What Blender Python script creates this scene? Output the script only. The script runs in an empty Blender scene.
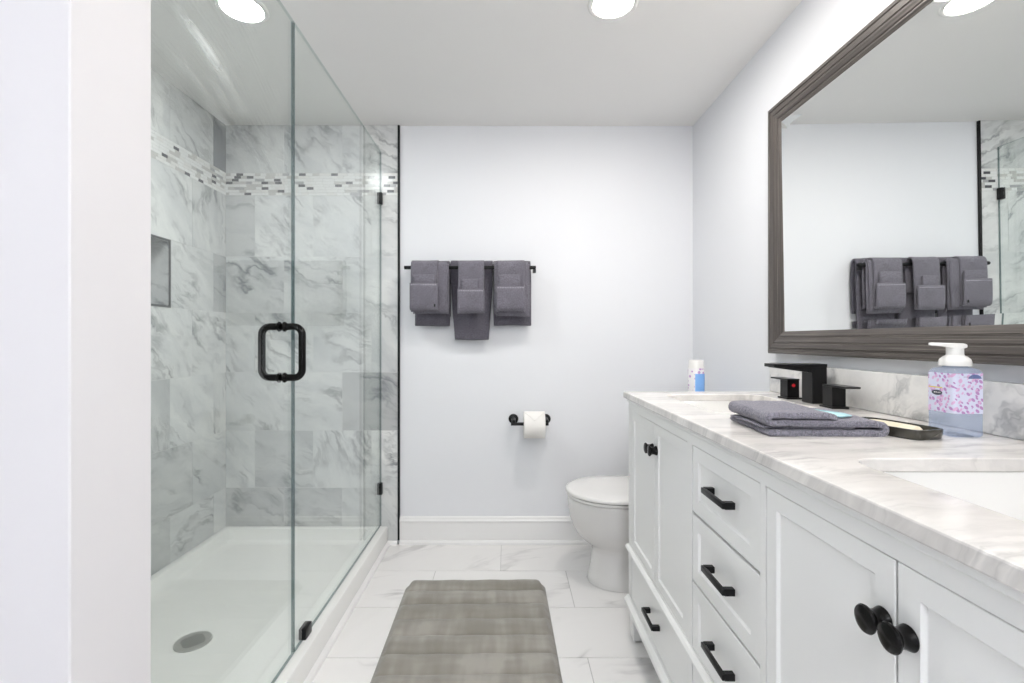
import bpy, bmesh, math, random
from mathutils import Matrix, Vector

PI = math.pi
S = bpy.context.scene
COL = S.collection
CAMZ = 1.077

# ------------------------------------------------------------------ camera, world, exposure
cam_data = bpy.data.cameras.new('camera')
cam_data.sensor_width = 36.0
cam_data.lens = 478.0 / 1024.0 * 36.0
cam_data.shift_x = 5.0 / 1024.0
cam_data.shift_y = -1.5 / 1024.0
cam_data.clip_start = 0.02
cam = bpy.data.objects.new('camera', cam_data)
cam.location = (0, 0, CAMZ)
cam.rotation_euler = (PI / 2, 0, 0)
COL.objects.link(cam)
S.camera = cam

world = bpy.data.worlds.new('world')
world.use_nodes = True
world.node_tree.nodes['Background'].inputs[0].default_value = (0.9, 0.95, 1, 1)
world.node_tree.nodes['Background'].inputs[1].default_value = 0.3
S.world = world

S.view_settings.view_transform = 'Standard'
S.view_settings.look = 'None'
S.view_settings.gamma = 1.0
S.view_settings.use_curve_mapping = False
S.view_settings.exposure = 0.52
LAMP_MAIN = 155.0
LAMP_SHOWER = 140.0
FILL_REAR = 80.0
FILL_GLOBE = 30.0
FILL_VANITY = 22.0

# ------------------------------------------------------------------ node helpers
class NT:
    def __init__(self, name):
        self.m = bpy.data.materials.new(name)
        self.m.use_nodes = True
        self.t = self.m.node_tree
        self.t.nodes.clear()
        self.out = self.t.nodes.new('ShaderNodeOutputMaterial')

    def n(self, typ, **kw):
        nd = self.t.nodes.new('ShaderNode' + typ)
        ins = kw.pop('ins', {})
        for k, v in kw.items():
            setattr(nd, k, v)
        for k, v in ins.items():
            sock = nd.inputs[k]
            if isinstance(v, bpy.types.NodeSocket):
                self.t.links.new(v, sock)
            else:
                if isinstance(v, (tuple, list)) and len(v) == 3 and sock.type == 'RGBA':
                    v = (*v, 1)
                sock.default_value = v
        return nd

    def math(self, op, a, b=None, clamp=False):
        ins = {0: a}
        if b is not None:
            ins[1] = b
        return self.n('Math', operation=op, use_clamp=clamp, ins=ins).outputs[0]

    def ramp(self, fac, stops, interp='LINEAR'):
        r = self.n('ValToRGB', ins={0: fac})
        cr = r.color_ramp
        cr.interpolation = interp
        while len(cr.elements) < len(stops):
            cr.elements.new(0.5)
        for e, (p, c) in zip(cr.elements, stops):
            e.position = p
            e.color = (*c, 1) if len(c) == 3 else c
        return r.outputs[0]

    def mix(self, fac, a, b, blend='MIX'):
        nd = self.n('Mix', data_type='RGBA', blend_type=blend)
        for idx, v in ((0, fac), (6, a), (7, b)):
            if isinstance(v, bpy.types.NodeSocket):
                self.t.links.new(v, nd.inputs[idx])
            else:
                if isinstance(v, (tuple, list)) and len(v) == 3:
                    v = (*v, 1)
                nd.inputs[idx].default_value = v
        return nd.outputs[2]

    def obj(self, scale=(1, 1, 1), rot=(0, 0, 0), loc=(0, 0, 0)):
        tc = self.n('TexCoord')
        return self.n('Mapping', ins={0: tc.outputs['Object'], 'Location': loc, 'Rotation': rot, 'Scale': scale}).outputs[0]

    def noise(self, vec, scale=5, detail=3, rough=0.5, dist=0.0):
        return self.n('TexNoise', ins={'Vector': vec, 'Scale': scale, 'Detail': detail, 'Roughness': rough, 'Distortion': dist}).outputs[0]

    def bump(self, h, strength=0.2, dist=0.002):
        return self.n('Bump', ins={'Height': h, 'Strength': strength, 'Distance': dist}).outputs[0]

    def done(self, color=(0.8, 0.8, 0.8), rough=0.5, metal=0.0, normal=None, spec=0.5, coat=0.0, sheen=0.0, **kw):
        ins = {'Base Color': color, 'Roughness': rough, 'Metallic': metal, 'Specular IOR Level': spec,
               'Coat Weight': coat, 'Sheen Weight': sheen}
        if normal is not None:
            ins['Normal'] = normal
        ins.update(kw)
        p = self.n('BsdfPrincipled', ins=ins)
        self.t.links.new(p.outputs[0], self.out.inputs[0])
        return self.m

    def surf(self, shader):
        self.t.links.new(shader, self.out.inputs[0])
        return self.m


def paint(name, col, rough=0.6, bump=0.05, scale=350, spec=0.3):
    t = NT(name)
    v = t.obj()
    nz = t.noise(v, scale, 2)
    big = t.noise(v, 1.2, 2)
    c = t.mix(big, tuple(x * 0.985 for x in col), tuple(min(1, x * 1.01) for x in col))
    return t.done(c, rough, normal=t.bump(nz, bump, 0.001), spec=spec)


def marble(name, light, grey, vein, scale=5.0, rough=0.18, plane='wall', attr=True, theta=0.9, vein_amt=0.6, along=0.22, width=0.05,
           cloud_amt=0.6, cover=(0.45, 0.62), warp=0.16):
    """Veined stone. The veins run along one slanting direction of the slab's own plane."""
    t = NT(name)
    sep = t.n('SeparateXYZ', ins={0: t.n('TexCoord').outputs['Object']})
    x, y, z = sep.outputs
    if plane == 'wall':
        u, v = t.math('ADD', x, y), z
    else:
        u, v = t.math('ADD', x, t.math('MULTIPLY', z, 0.8)), t.math('ADD', y, t.math('MULTIPLY', z, 0.6))
    if attr:
        sh = t.n('SeparateXYZ', ins={0: t.n('Attribute', attribute_name='shift').outputs['Vector']}).outputs
        tone = t.n('Attribute', attribute_name='tone').outputs['Fac']
        u = t.math('ADD', u, sh[0]); v = t.math('ADD', v, sh[1])
        th = t.math('ADD', theta, t.math('MULTIPLY', sh[2], 0.03))
        c_, s_ = t.math('COSINE', th), t.math('SINE', th)
    else:
        c_, s_ = math.cos(theta), math.sin(theta)
    ac = t.math('ADD', t.math('MULTIPLY', u, c_), t.math('MULTIPLY', v, s_))
    al = t.math('SUBTRACT', t.math('MULTIPLY', v, c_), t.math('MULTIPLY', u, s_))
    p0 = t.n('CombineXYZ', ins={0: ac, 1: al, 2: (sh[2] if attr else 0.0)}).outputs[0]
    wn = t.n('TexNoise', ins={'Vector': p0, 'Scale': scale * 0.8, 'Detail': 4, 'Roughness': 0.6}).outputs['Color']
    wc = t.n('VectorMath', operation='SUBTRACT', ins={0: wn, 1: (0.5, 0.5, 0.5)}).outputs[0]
    p1 = t.n('VectorMath', operation='MULTIPLY_ADD', ins={0: wc, 1: (warp, warp, 0.0), 2: p0}).outputs[0]
    st = t.n('Mapping', ins={0: p1, 'Scale': (1.0, along, 1.0)}).outputs[0]
    fine = t.n('Mapping', ins={0: p1, 'Scale': (1.0, along * 0.6, 1.0)}).outputs[0]
    def ridge(vec, sc, wd, det=4):
        nz = t.noise(vec, sc, det, 0.55)
        r = t.math('DIVIDE', t.math('ABSOLUTE', t.math('SUBTRACT', nz, 0.5)), wd)
        return t.math('POWER', t.math('SUBTRACT', 1.0, r, clamp=True), 1.5)
    msk = t.ramp(t.noise(p0, scale * 0.55, 2), [(cover[0], (0, 0, 0)), (cover[1], (1, 1, 1))])
    l1 = t.math('MULTIPLY', ridge(st, scale, width), msk)
    msk2 = t.ramp(t.noise(p0, scale * 1.1, 3), [(cover[0] + 0.02, (0, 0, 0)), (cover[1] + 0.06, (1, 1, 1))])
    l2 = t.math('MULTIPLY', t.math('MULTIPLY', ridge(fine, scale * 2.6, width * 1.2, 5), msk2), 0.7)
    cloud = t.ramp(t.noise(st, scale * 0.8, 5, 0.6), [(0.34, (0, 0, 0)), (0.70, (1, 1, 1))])
    streak = t.noise(fine, scale * 3.2, 5, 0.65)
    base = t.mix(t.math('MULTIPLY', cloud, cloud_amt), light, grey)
    base = t.mix(t.math('MULTIPLY', t.ramp(streak, [(0.5, (0, 0, 0)), (0.75, (1, 1, 1))]), cloud_amt * 0.7), base, grey)
    if attr:
        base = t.mix(tone, base, tuple(g * 0.55 for g in grey))
    c = t.mix(t.math('MULTIPLY', l1, vein_amt), base, vein)
    c = t.mix(t.math('MULTIPLY', l2, vein_amt), c, vein)
    return t.done(c, rough, spec=0.5)


M = {}
M['wall'] = paint('wall_paint_pale_blue', (0.815, 0.825, 0.855), 0.55)
M['wing'] = paint('end_wall_paint', (0.765, 0.75, 0.765), 0.55)
M['ceiling'] = paint('ceiling_paint', (0.88, 0.87, 0.855), 0.7, 0.1, 220)
M['trim'] = paint('white_trim_paint', (0.87, 0.865, 0.86), 0.35, 0.01)
M['cabinet'] = paint('white_cabinet_paint', (0.86, 0.86, 0.85), 0.3, 0.015, 120, 0.5)
M['tile'] = marble('shower_marble_tile', (0.83, 0.835, 0.82), (0.50, 0.52, 0.535), (0.14, 0.15, 0.165), 6.5, 0.16, vein_amt=0.68, cloud_amt=0.72, along=0.28)
M['floor_tile'] = marble('floor_marble_tile', (0.87, 0.855, 0.845), (0.80, 0.785, 0.775), (0.45, 0.44, 0.44), 3.0, 0.16, plane='floor',
                         theta=2.2, vein_amt=0.8, width=0.03, cloud_amt=0.5, cover=(0.53, 0.66))
M['counter'] = marble('counter_marble', (0.89, 0.86, 0.83), (0.60, 0.575, 0.555), (0.34, 0.33, 0.33), 13.0, 0.12, plane='floor', attr=False,
                      theta=1.72, vein_amt=0.4, along=0.12, width=0.07, cloud_amt=0.8, warp=0.06, cover=(0.40, 0.60))
M['splash'] = marble('backsplash_marble', (0.84, 0.83, 0.81), (0.58, 0.575, 0.57), (0.26, 0.27, 0.28), 9.0, 0.14, attr=False,
                     theta=0.6, vein_amt=0.65, along=0.5, width=0.06, cloud_amt=0.6)
M['grout'] = paint('pale_grout', (0.66, 0.66, 0.65), 0.8)
M['floor_grout'] = paint('grey_grout', (0.50, 0.49, 0.48), 0.8)
M['acrylic'] = NT('white_acrylic').done((0.86, 0.86, 0.84), 0.22, spec=0.5)
M['ceramic'] = NT('white_ceramic').done((0.86, 0.85, 0.83), 0.07, spec=0.6, coat=0.3)
M['toilet'] = NT('bone_white_ceramic').done((0.80, 0.785, 0.77), 0.10, spec=0.6, coat=0.3)
M['black'] = NT('matte_black_metal').done((0.006, 0.006, 0.007), 0.32, spec=0.25)
M['black_gloss'] = NT('glossy_black_knob').done((0.004, 0.0035, 0.0035), 0.16, spec=0.22)
M['dark'] = NT('dark_void').done((0.03, 0.03, 0.03), 0.7)
M['steel'] = NT('brushed_steel').done((0.62, 0.62, 0.60), 0.35, metal=0.9)
M['niche_trim'] = NT('grey_metal_trim').done((0.16, 0.165, 0.17), 0.35, metal=0.6)
M['paper'] = paint('toilet_paper', (0.88, 0.86, 0.83), 0.9, 0.25, 500)
M['white_plastic'] = NT('white_plastic').done((0.86, 0.85, 0.83), 0.25)
M['red'] = NT('red_dot').done((0.75, 0.02, 0.03), 0.3)
M['mirror'] = NT('silver_mirror').done((0.90, 0.92, 0.91), 0.0, metal=1.0)


def mosaic_mat():
    t = NT('mosaic_tile')
    tone = t.n('Attribute', attribute_name='tone').outputs['Fac']
    c = t.ramp(tone, [(0.0, (0.84, 0.84, 0.83)), (0.45, (0.80, 0.79, 0.77)), (0.5, (0.60, 0.59, 0.57)), (0.78, (0.45, 0.45, 0.46)), (0.85, (0.11, 0.11, 0.12)), (1.0, (0.07, 0.07, 0.08))], 'CONSTANT')
    return t.done(c, 0.2, spec=0.5)
M['mosaic'] = mosaic_mat()


def glass_mat(name, film_and_glint):
    t = NT(name)
    lw = t.n('LayerWeight', ins={'Blend': 0.5}).outputs['Facing']
    fr = t.math('ADD', 0.035, t.math('MULTIPLY', t.math('POWER', lw, 5.0), 0.80))
    tr = t.n('BsdfTransparent', ins={0: (0.968, 0.985, 0.977, 1)}).outputs[0]
    gl = t.n('BsdfGlossy', ins={'Color': (1, 1, 1, 1), 'Roughness': 0.0}).outputs[0]
    sh = t.n('MixShader', ins={0: fr, 1: tr, 2: gl}).outputs[0]
    if film_and_glint:
        # wiped soap film high on the pane: slanting streaks and a painted lamp reflection
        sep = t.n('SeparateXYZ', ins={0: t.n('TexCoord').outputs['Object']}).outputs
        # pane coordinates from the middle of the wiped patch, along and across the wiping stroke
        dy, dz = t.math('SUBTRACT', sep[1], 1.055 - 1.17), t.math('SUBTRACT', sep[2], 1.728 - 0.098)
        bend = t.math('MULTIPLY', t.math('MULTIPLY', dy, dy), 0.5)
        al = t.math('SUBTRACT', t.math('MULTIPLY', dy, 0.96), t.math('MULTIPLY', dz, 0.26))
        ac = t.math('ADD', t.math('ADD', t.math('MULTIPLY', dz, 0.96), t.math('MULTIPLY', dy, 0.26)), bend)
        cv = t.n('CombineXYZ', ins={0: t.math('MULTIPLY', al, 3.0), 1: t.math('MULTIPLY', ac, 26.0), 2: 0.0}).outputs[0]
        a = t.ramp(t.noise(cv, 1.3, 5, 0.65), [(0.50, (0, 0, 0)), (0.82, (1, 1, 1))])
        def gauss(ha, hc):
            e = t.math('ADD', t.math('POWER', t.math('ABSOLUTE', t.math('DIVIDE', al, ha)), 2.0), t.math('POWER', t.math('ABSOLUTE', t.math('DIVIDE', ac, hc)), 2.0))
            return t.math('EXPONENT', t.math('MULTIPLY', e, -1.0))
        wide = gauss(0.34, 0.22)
        painted_glint = t.math('MULTIPLY', gauss(0.07, 0.010), 0.55)  # bright streak: a lamp reflection painted into the film
        f = t.math('ADD', t.math('MULTIPLY', t.math('MULTIPLY', a, wide), 0.42), painted_glint, clamp=True)
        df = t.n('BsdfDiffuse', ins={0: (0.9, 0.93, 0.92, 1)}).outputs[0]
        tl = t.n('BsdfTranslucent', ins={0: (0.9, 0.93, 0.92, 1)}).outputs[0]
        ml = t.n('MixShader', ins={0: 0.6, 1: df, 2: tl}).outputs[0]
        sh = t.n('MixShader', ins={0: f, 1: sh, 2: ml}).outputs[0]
    return t.surf(sh)
M['glass'] = glass_mat('clear_shower_glass', False)
M['glass_door'] = glass_mat('clear_shower_glass_with_film_glint', True)
def edge_mat(name='glass_cut_edge', amt=0.38, tint=(0.55, 0.64, 0.64, 1)):
    t = NT(name)
    tr = t.n('BsdfTransparent', ins={0: tint}).outputs[0]
    pr = t.n('BsdfPrincipled', ins={'Base Color': (0.12, 0.16, 0.17, 1), 'Roughness': 0.25, 'Specular IOR Level': 0.8}).outputs[0]
    return t.surf(t.n('MixShader', ins={0: amt, 1: tr, 2: pr}).outputs[0])
M['glass_edge'] = edge_mat()
M['glass_top'] = edge_mat('glass_pale_top_edge', 0.12, (0.80, 0.87, 0.86, 1))  # same glass as the cut edge, made paler and clearer on top


def towel_mat(name, col, bscale=260):
    t = NT(name)
    v = t.obj()
    n1 = t.noise(v, bscale, 2, 0.6)
    n2 = t.noise(v, 14, 3)
    c = t.mix(n2, tuple(x * 0.8 for x in col), tuple(x * 1.2 for x in col))
    c = t.mix(t.ramp(n1, [(0.38, (0, 0, 0)), (0.66, (0.8, 0.8, 0.8))]), c, tuple(x * 0.5 for x in col))
    h = t.math('ADD', n1, t.math('MULTIPLY', n2, 0.5))
    return t.done(c, 0.95, normal=t.bump(h, 1.0, 0.006), spec=0.1, sheen=0.25, **{'Sheen Roughness': 0.5})
M['towel'] = towel_mat('charcoal_terry', (0.235, 0.222, 0.265))
M['towel_dark'] = towel_mat('dark_charcoal_terry', (0.165, 0.155, 0.19))
M['towel_light'] = towel_mat('lavender_grey_terry', (0.29, 0.28, 0.335))
M['hem'] = NT('pale_hem_thread').done((0.50, 0.48, 0.54), 0.8)


def mat_mat():
    t = NT('taupe_plush')
    v = t.obj()
    n1 = t.noise(v, 600, 2)
    pa = t.noise(t.n('Mapping', ins={0: v, 'Scale': (16, 3.0, 1)}).outputs[0], 0.9, 2, 0.6)
    pb = t.noise(t.n('Mapping', ins={0: v, 'Scale': (2.6, 14, 1), 'Location': (3, 1, 0)}).outputs[0], 0.9, 2, 0.6)
    patch = t.ramp(t.math('MULTIPLY', t.math('ADD', pa, pb), 0.5), [(0.42, (0.28, 0.262, 0.228)), (0.51, (0.335, 0.316, 0.28)), (0.60, (0.43, 0.408, 0.37))])
    c = t.mix(t.math('MULTIPLY', n1, 0.35), patch, (0.2, 0.19, 0.165))
    return t.done(c, 0.9, normal=t.bump(n1, 0.5, 0.003), spec=0.15, sheen=0.3)
M['mat'] = mat_mat()


def frame_mat():
    t = NT('brushed_dark_bronze_wood')
    al = t.n('Attribute', attribute_name='along').outputs['Fac']
    ac = t.n('Attribute', attribute_name='across').outputs['Fac']
    cv = t.n('CombineXYZ', ins={0: t.math('MULTIPLY', al, 2.2), 1: t.math('MULTIPLY', ac, 42.0), 2: 0.0}).outputs[0]
    n1 = t.noise(cv, 1.0, 4, 0.6)
    c = t.ramp(n1, [(0.3, (0.055, 0.047, 0.043)), (0.55, (0.105, 0.092, 0.084)), (0.66, (0.23, 0.20, 0.175)), (0.8, (0.42, 0.37, 0.31))])
    return t.done(c, 0.38, metal=0.25, normal=t.bump(n1, 0.25, 0.002))
M['frame'] = frame_mat()


def lamp_mat(name, strength, col=(1.0, 0.97, 0.93)):
    t = NT(name)
    return t.surf(t.n('Emission', ins={0: (*col, 1), 1: strength}).outputs[0])


# ------------------------------------------------------------------ mesh helpers
class MB:
    def __init__(self):
        self.bm = bmesh.new()

    def box(self, x0, x1, y0, y1, z0, z1, bev=0.0, seg=2, mi=0):
        bm = self.bm
        vs = bmesh.ops.create_cube(bm, size=1.0)['verts']
        for v in vs:
            v.co = Vector(((x0 + x1) / 2 + v.co.x * (x1 - x0), (y0 + y1) / 2 + v.co.y * (y1 - y0), (z0 + z1) / 2 + v.co.z * (z1 - z0)))
        fs = {f for v in vs for f in v.link_faces}
        for f in fs:
            f.material_index = mi
        if bev > 0:
            es = list({e for v in vs for e in v.link_edges})
            r = bmesh.ops.bevel(bm, geom=es, offset=bev, segments=seg, profile=0.5, affect='EDGES', clamp_overlap=True)
            for f in r['faces']:
                f.material_index = mi
        return self

    def quad(self, pts, mi=0):
        f = self.bm.faces.new([self.bm.verts.new(p) for p in pts])
        f.material_index = mi
        return f

    def loft(self, loops, cap0=True, cap1=True, mi=0, closed=True):
        bm = self.bm
        rows = [[bm.verts.new(p) for p in lp] for lp in loops]
        n = len(rows[0])
        for a, b in zip(rows[:-1], rows[1:]):
            for i in range(n if closed else n - 1):
                j = (i + 1) % n
                f = bm.faces.new((a[i], a[j], b[j], b[i]))
                f.material_index = mi
        if cap0:
            bm.faces.new(list(reversed(rows[0]))).material_index = mi
        if cap1:
            bm.faces.new(rows[-1]).material_index = mi
        return self

    def lathe(self, prof, c=(0, 0, 0), axis='z', n=32, mi=0, caps=True):
        loops = []
        for r, h in prof:
            lp = []
            for i in range(n):
                a = 2 * PI * i / n
                u, w = r * math.cos(a), r * math.sin(a)
                if axis == 'z':
                    p = (u, w, h)
                elif axis == 'x':
                    p = (h, u, w)
                elif axis == '-x':
                    p = (-h, w, u)
                elif axis == 'y':
                    p = (w, h, u)
                else:
                    p = (u, -h, w)
                lp.append((p[0] + c[0], p[1] + c[1], p[2] + c[2]))
            loops.append(lp)
        return self.loft(loops, caps, caps, mi)

    def tube(self, pts, r, n=12, closed=False, mi=0):
        P = [Vector(p) for p in pts]
        loops = []
        N = len(P)
        up = None
        for i in range(N):
            if closed:
                d = P[(i + 1) % N] - P[i - 1]
            else:
                d = P[min(i + 1, N - 1)] - P[max(i - 1, 0)]
            d.normalize()
            if up is None:
                ref = Vector((0, 0, 1)) if abs(d.z) < 0.9 else Vector((1, 0, 0))
                up = (ref - d * ref.dot(d)).normalized()
            else:
                up = (up - d * up.dot(d)).normalized()
            s = d.cross(up)
            rr = r[i] if isinstance(r, (list, tuple)) else r
            loops.append([tuple(P[i] + (up * math.cos(2 * PI * k / n) + s * math.sin(2 * PI * k / n)) * rr) for k in range(n)])
        if closed:
            loops.append(loops[0])
            self.loft(loops, False, False, mi)
            bmesh.ops.remove_doubles(self.bm, verts=self.bm.verts, dist=1e-6)
        else:
            self.loft(loops, True, True, mi)
        return self

    def build(self, name, mat, parent=None, angle=35, local=False, smooth=True):
        bm = self.bm
        bmesh.ops.recalc_face_normals(bm, faces=bm.faces)
        me = bpy.data.meshes.new(name)
        bm.to_mesh(me)
        bm.free()
        return link(name, me, mat, parent, angle, local, smooth)


def link(name, me, mat, parent=None, angle=35, local=False, smooth=True):
    mats = mat if isinstance(mat, (list, tuple)) else [mat]
    for m in mats:
        me.materials.append(m)
    if parent is not None and not local:
        off = Vector((0, 0, 0))
        p = parent
        while p is not None:
            off += Vector(p.location)
            p = p.parent
        me.transform(Matrix.Translation(-off))
    if smooth:
        for f in me.polygons:
            f.use_smooth = True
        me.set_sharp_from_angle(angle=math.radians(angle))
    o = bpy.data.objects.new(name, me)
    COL.objects.link(o)
    if parent is not None:
        o.parent = parent
    return o


def thing(name, label, cat, loc=(0, 0, 0), rotz=0.0, group=None):
    o = bpy.data.objects.new(name, None)
    o.empty_display_size = 0.05
    COL.objects.link(o)
    o.location = loc
    o.rotation_euler = (0, 0, rotz)
    return tag(o, label, cat, group)


def tag(o, label, cat, group=None):
    o['label'] = label
    o['category'] = cat
    if group:
        o['group'] = group
    return o


def struct(o):
    o['kind'] = 'structure'
    return o


def rrect(cx, cy, hx, hy, r, z, n=6):
    pts = []
    for sx, sy, a0 in ((1, 1, 0), (-1, 1, PI / 2), (-1, -1, PI), (1, -1, 1.5 * PI)):
        for k in range(n + 1):
            a = a0 + PI / 2 * k / n
            pts.append((cx + sx * (hx - r) + r * math.cos(a), cy + sy * (hy - r) + r * math.sin(a), z))
    return pts


def set_attr(me, name, typ, dom, vals):
    a = me.attributes.new(name, typ, dom)
    for i, v in enumerate(vals):
        if typ == 'FLOAT_VECTOR':
            a.data[i].vector = v
        else:
            a.data[i].value = v


def tile_mesh(name, tiles, mapf, mats, parent=None, lift=0.0015, gap=0.0022, seed=1, backs=(), extra=()):
    """tiles: (u0,u1,v0,v1,tone); mapf(u,v,d) -> xyz, d along the outward normal. extra: quads of tile."""
    rnd = random.Random(seed)
    V, F, tone, shift, mi = [], [], [], [], []

    def add(pts, t, s, m):
        b = len(V)
        V.extend(pts)
        F.append(tuple(range(b, b + len(pts))))
        tone.append(t); shift.append(s); mi.append(m)
    for (u0, u1, v0, v1, t) in tiles:
        s = (rnd.uniform(-20, 20), rnd.uniform(-20, 20), rnd.uniform(-20, 20))
        g = gap / 2
        a, b, c, d = (u0 + g, v0 + g), (u1 - g, v0 + g), (u1 - g, v1 - g), (u0 + g, v1 - g)
        add([mapf(*p, lift) for p in (a, b, c, d)], t, s, 0)
        for p, q in ((a, b), (b, c), (c, d), (d, a)):
            add([mapf(*p, 0), mapf(*q, 0), mapf(*q, lift), mapf(*p, lift)], t, s, 0)
    for (u0, u1, v0, v1) in backs:
        add([mapf(*p, 0.0002) for p in ((u0, v0), (u1, v0), (u1, v1), (u0, v1))], 0, (0, 0, 0), 1)
    for pts, t in extra:
        add(pts, t, (rnd.uniform(-9, 9), 3, 1), 0)
    me = bpy.data.meshes.new(name)
    me.from_pydata(V, [], F)
    me.polygons.foreach_set('material_index', mi)
    set_attr(me, 'tone', 'FLOAT', 'FACE', tone)
    set_attr(me, 'shift', 'FLOAT_VECTOR', 'FACE', shift)
    return struct(link(name, me, mats, parent, smooth=False))


# ------------------------------------------------------------------ room shell
D = 2.533           # back wall
LW, RW = -1.494, 0.986
CEIL = 2.211
NEAR = -1.5
TS = -1.484         # tile face of the left shower wall
WING0, WING1, WINGX = 0.678, 0.834, -0.62

# floor slab with long rectangular tiles in running bond
fl = MB().box(-1.62, 1.1, NEAR - 0.1, 2.65, -0.08, -0.0015).build('floor', M['floor_grout'], smooth=False)
struct(fl)
tl = []
PY, PX = 0.3045, 0.606
k = 0
y = 2.229
rows = []
while y > NEAR:
    rows.append(y)
    y -= PY
rows = [2.533] + rows
rf = random.Random(5)
for i in range(len(rows) - 1):
    off = -0.03 if i % 2 == 0 else 0.273
    x = off - 3 * PX
    while x < RW:
        a, b = max(x, LW), min(x + PX, RW)
        if b - a > 0.01:
            tl.append((a, b, rows[i + 1], rows[i], rf.uniform(0, 0.06)))
        x += PX
tile_mesh('floor_tiles', tl, lambda u, v, d: (u, v, d - 0.0015), [M['floor_tile'], M['floor_grout']], parent=fl, gap=0.003, seed=11)

struct(MB().box(-1.62, 1.1, NEAR - 0.1, 2.65, CEIL, CEIL + 0.08).build('ceiling', M['ceiling'], smooth=False))
wb = struct(MB().box(-1.62, 1.1, D, D + 0.1, 0, CEIL).build('wall_back', M['wall'], smooth=False))
struct(MB().box(RW, RW + 0.1, NEAR, D, 0, CEIL).build('wall_right', M['wall'], smooth=False))
struct(MB().box(-1.62, 1.1, NEAR - 0.1, NEAR, 0, CEIL).build('wall_front', M['wall'], smooth=False))

# left wall with the niche opening left out
NY0, NY1, NZ0, NZ1 = 1.79, 2.098, 1.227, 1.510
NDEP = 0.085
w = MB()
w.box(LW - 0.11, LW, NEAR, NY0, 0, CEIL)
w.box(LW - 0.11, LW, NY1, D, 0, CEIL)
w.box(LW - 0.11, LW, NY0, NY1, 0, NZ0)
w.box(LW - 0.11, LW, NY0, NY1, NZ1, CEIL)
w.box(LW - 0.11, LW - NDEP - 0.004, NY0, NY1, NZ0, NZ1)
wl = struct(w.build('wall_left', M['wall'], smooth=False))

# shower end wall (the white stub wall at the left of the view)
ws = struct(MB().box(LW, WINGX, WING0, WING1, 0, CEIL, 0.002, 1).build('wall_shower_end', M['wing'], smooth=False))

# marble courses
ZB = [0.090, 0.298, 0.600, 0.907, 1.220, 1.517, 1.840]      # below the mosaic band
ZM0, ZM1 = 1.840, 1.957
BX1 = -0.577
TD = D - 0.010
rt = random.Random(3)
P = 0.3075


def back_rows():
    out = []
    tones = {  # (course, index from the left) -> tone
        (0, 0): 0.55, (0, 1): 0.5, (0, 2): 0.3, (1, 0): 0.05, (1, 1): 0.35, (1, 2): 0.08, (2, 2): 0.75, (2, 0): 0.1, (2, 1): 0.12,
        (3, 2): 0.15, (5, 0): 0.55, (7, 0): 0.25, (4, 0): 0.1}
    bounds = ZB + [ZM1, CEIL]
    for ci, (z0, z1) in enumerate([(ZB[i], ZB[i + 1]) for i in range(6)] + [(None, None), (ZM1, CEIL)]):
        if z0 is None:
            continue
        even = ci in (0, 2, 4, 7)
        xs = [TS]
        x = TS + (P if even else P / 2)
        while x < BX1 - 0.02:
            xs.append(x)
            x += P
        xs.append(BX1)
        for j in range(len(xs) - 1):
            out.append((xs[j], xs[j + 1], z0, z1, 0.7 * tones.get((ci, j), rt.uniform(0, 0.22))))
    return out


tile_mesh('tile_cladding', back_rows() + [(-0.629, BX1, 0.0, ZB[0], 0.2)],
          lambda u, v, d: (u, TD - d, v), [M['tile'], M['grout']], parent=wb, seed=21,
          backs=[(TS, BX1, ZB[0], CEIL), (-0.629, BX1, 0, ZB[0])],
          extra=[([(BX1, TD - 0.0015, 0), (BX1, D, 0), (BX1, D, CEIL), (BX1, TD - 0.0015, CEIL)], 0.1)])


def mosaic(u0, u1, seed):
    r = random.Random(seed)
    out = []
    nrow = 8
    h = (ZM1 - ZM0) / nrow
    for i in range(nrow):
        u = u0
        while u < u1 - 0.002:
            L = r.choice((0.03, 0.036, 0.036, 0.05, 0.062))
            if u == u0:
                L *= r.uniform(0.3, 1)
            e = min(u + L, u1)
            q = r.random()
            t = 0.2 if q < 0.50 else (0.47 if q < 0.64 else (0.6 if q < 0.84 else (0.8 if q < 0.88 else 0.9)))
            if t > 0.85 and out and out[-1][4] > 0.7:
                t = 0.2
            if t > 0.85:
                e = min(u + 0.036, u1)
            out.append((u, e, ZM0 + i * h, ZM0 + (i + 1) * h, t))
            u = e
    return out


tile_mesh('mosaic_band', mosaic(TS, BX1, 4), lambda u, v, d: (u, TD - d, v), [M['mosaic'], M['grout']], parent=wb,
          gap=0.0016, seed=5, backs=[(TS, BX1, ZM0, ZM1)])


def left_rows():
    out = []
    tones = {(7, 0): 1.0, (4, 0): 0.5, (0, 1): 0.15, (0, 2): 0.35, (1, 1): 0.3, (3, 0): 0.12, (2, 2): 0.25}
    for ci, (z0, z1) in enumerate([(ZB[i], ZB[i + 1]) for i in range(6)] + [(None, None), (ZM1, CEIL)]):
        if z0 is None:
            continue
        even = ci in (0, 2, 4, 7)
        y = TD - (0.108 if even else 0.271)
        ys = [TD]
        while y > WING1 + 0.02:
            ys.append(y)
            y -= 0.3125
        ys.append(WING1)
        for j in range(len(ys) - 1):
            if ci == 4 and abs((ys[j] + ys[j + 1]) / 2 - (NY0 + NY1) / 2) < 0.06:
                continue
            out.append((ys[j + 1], ys[j], z0, z1, tones.get((ci, j), rt.uniform(0, 0.2))))
    return out


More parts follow.
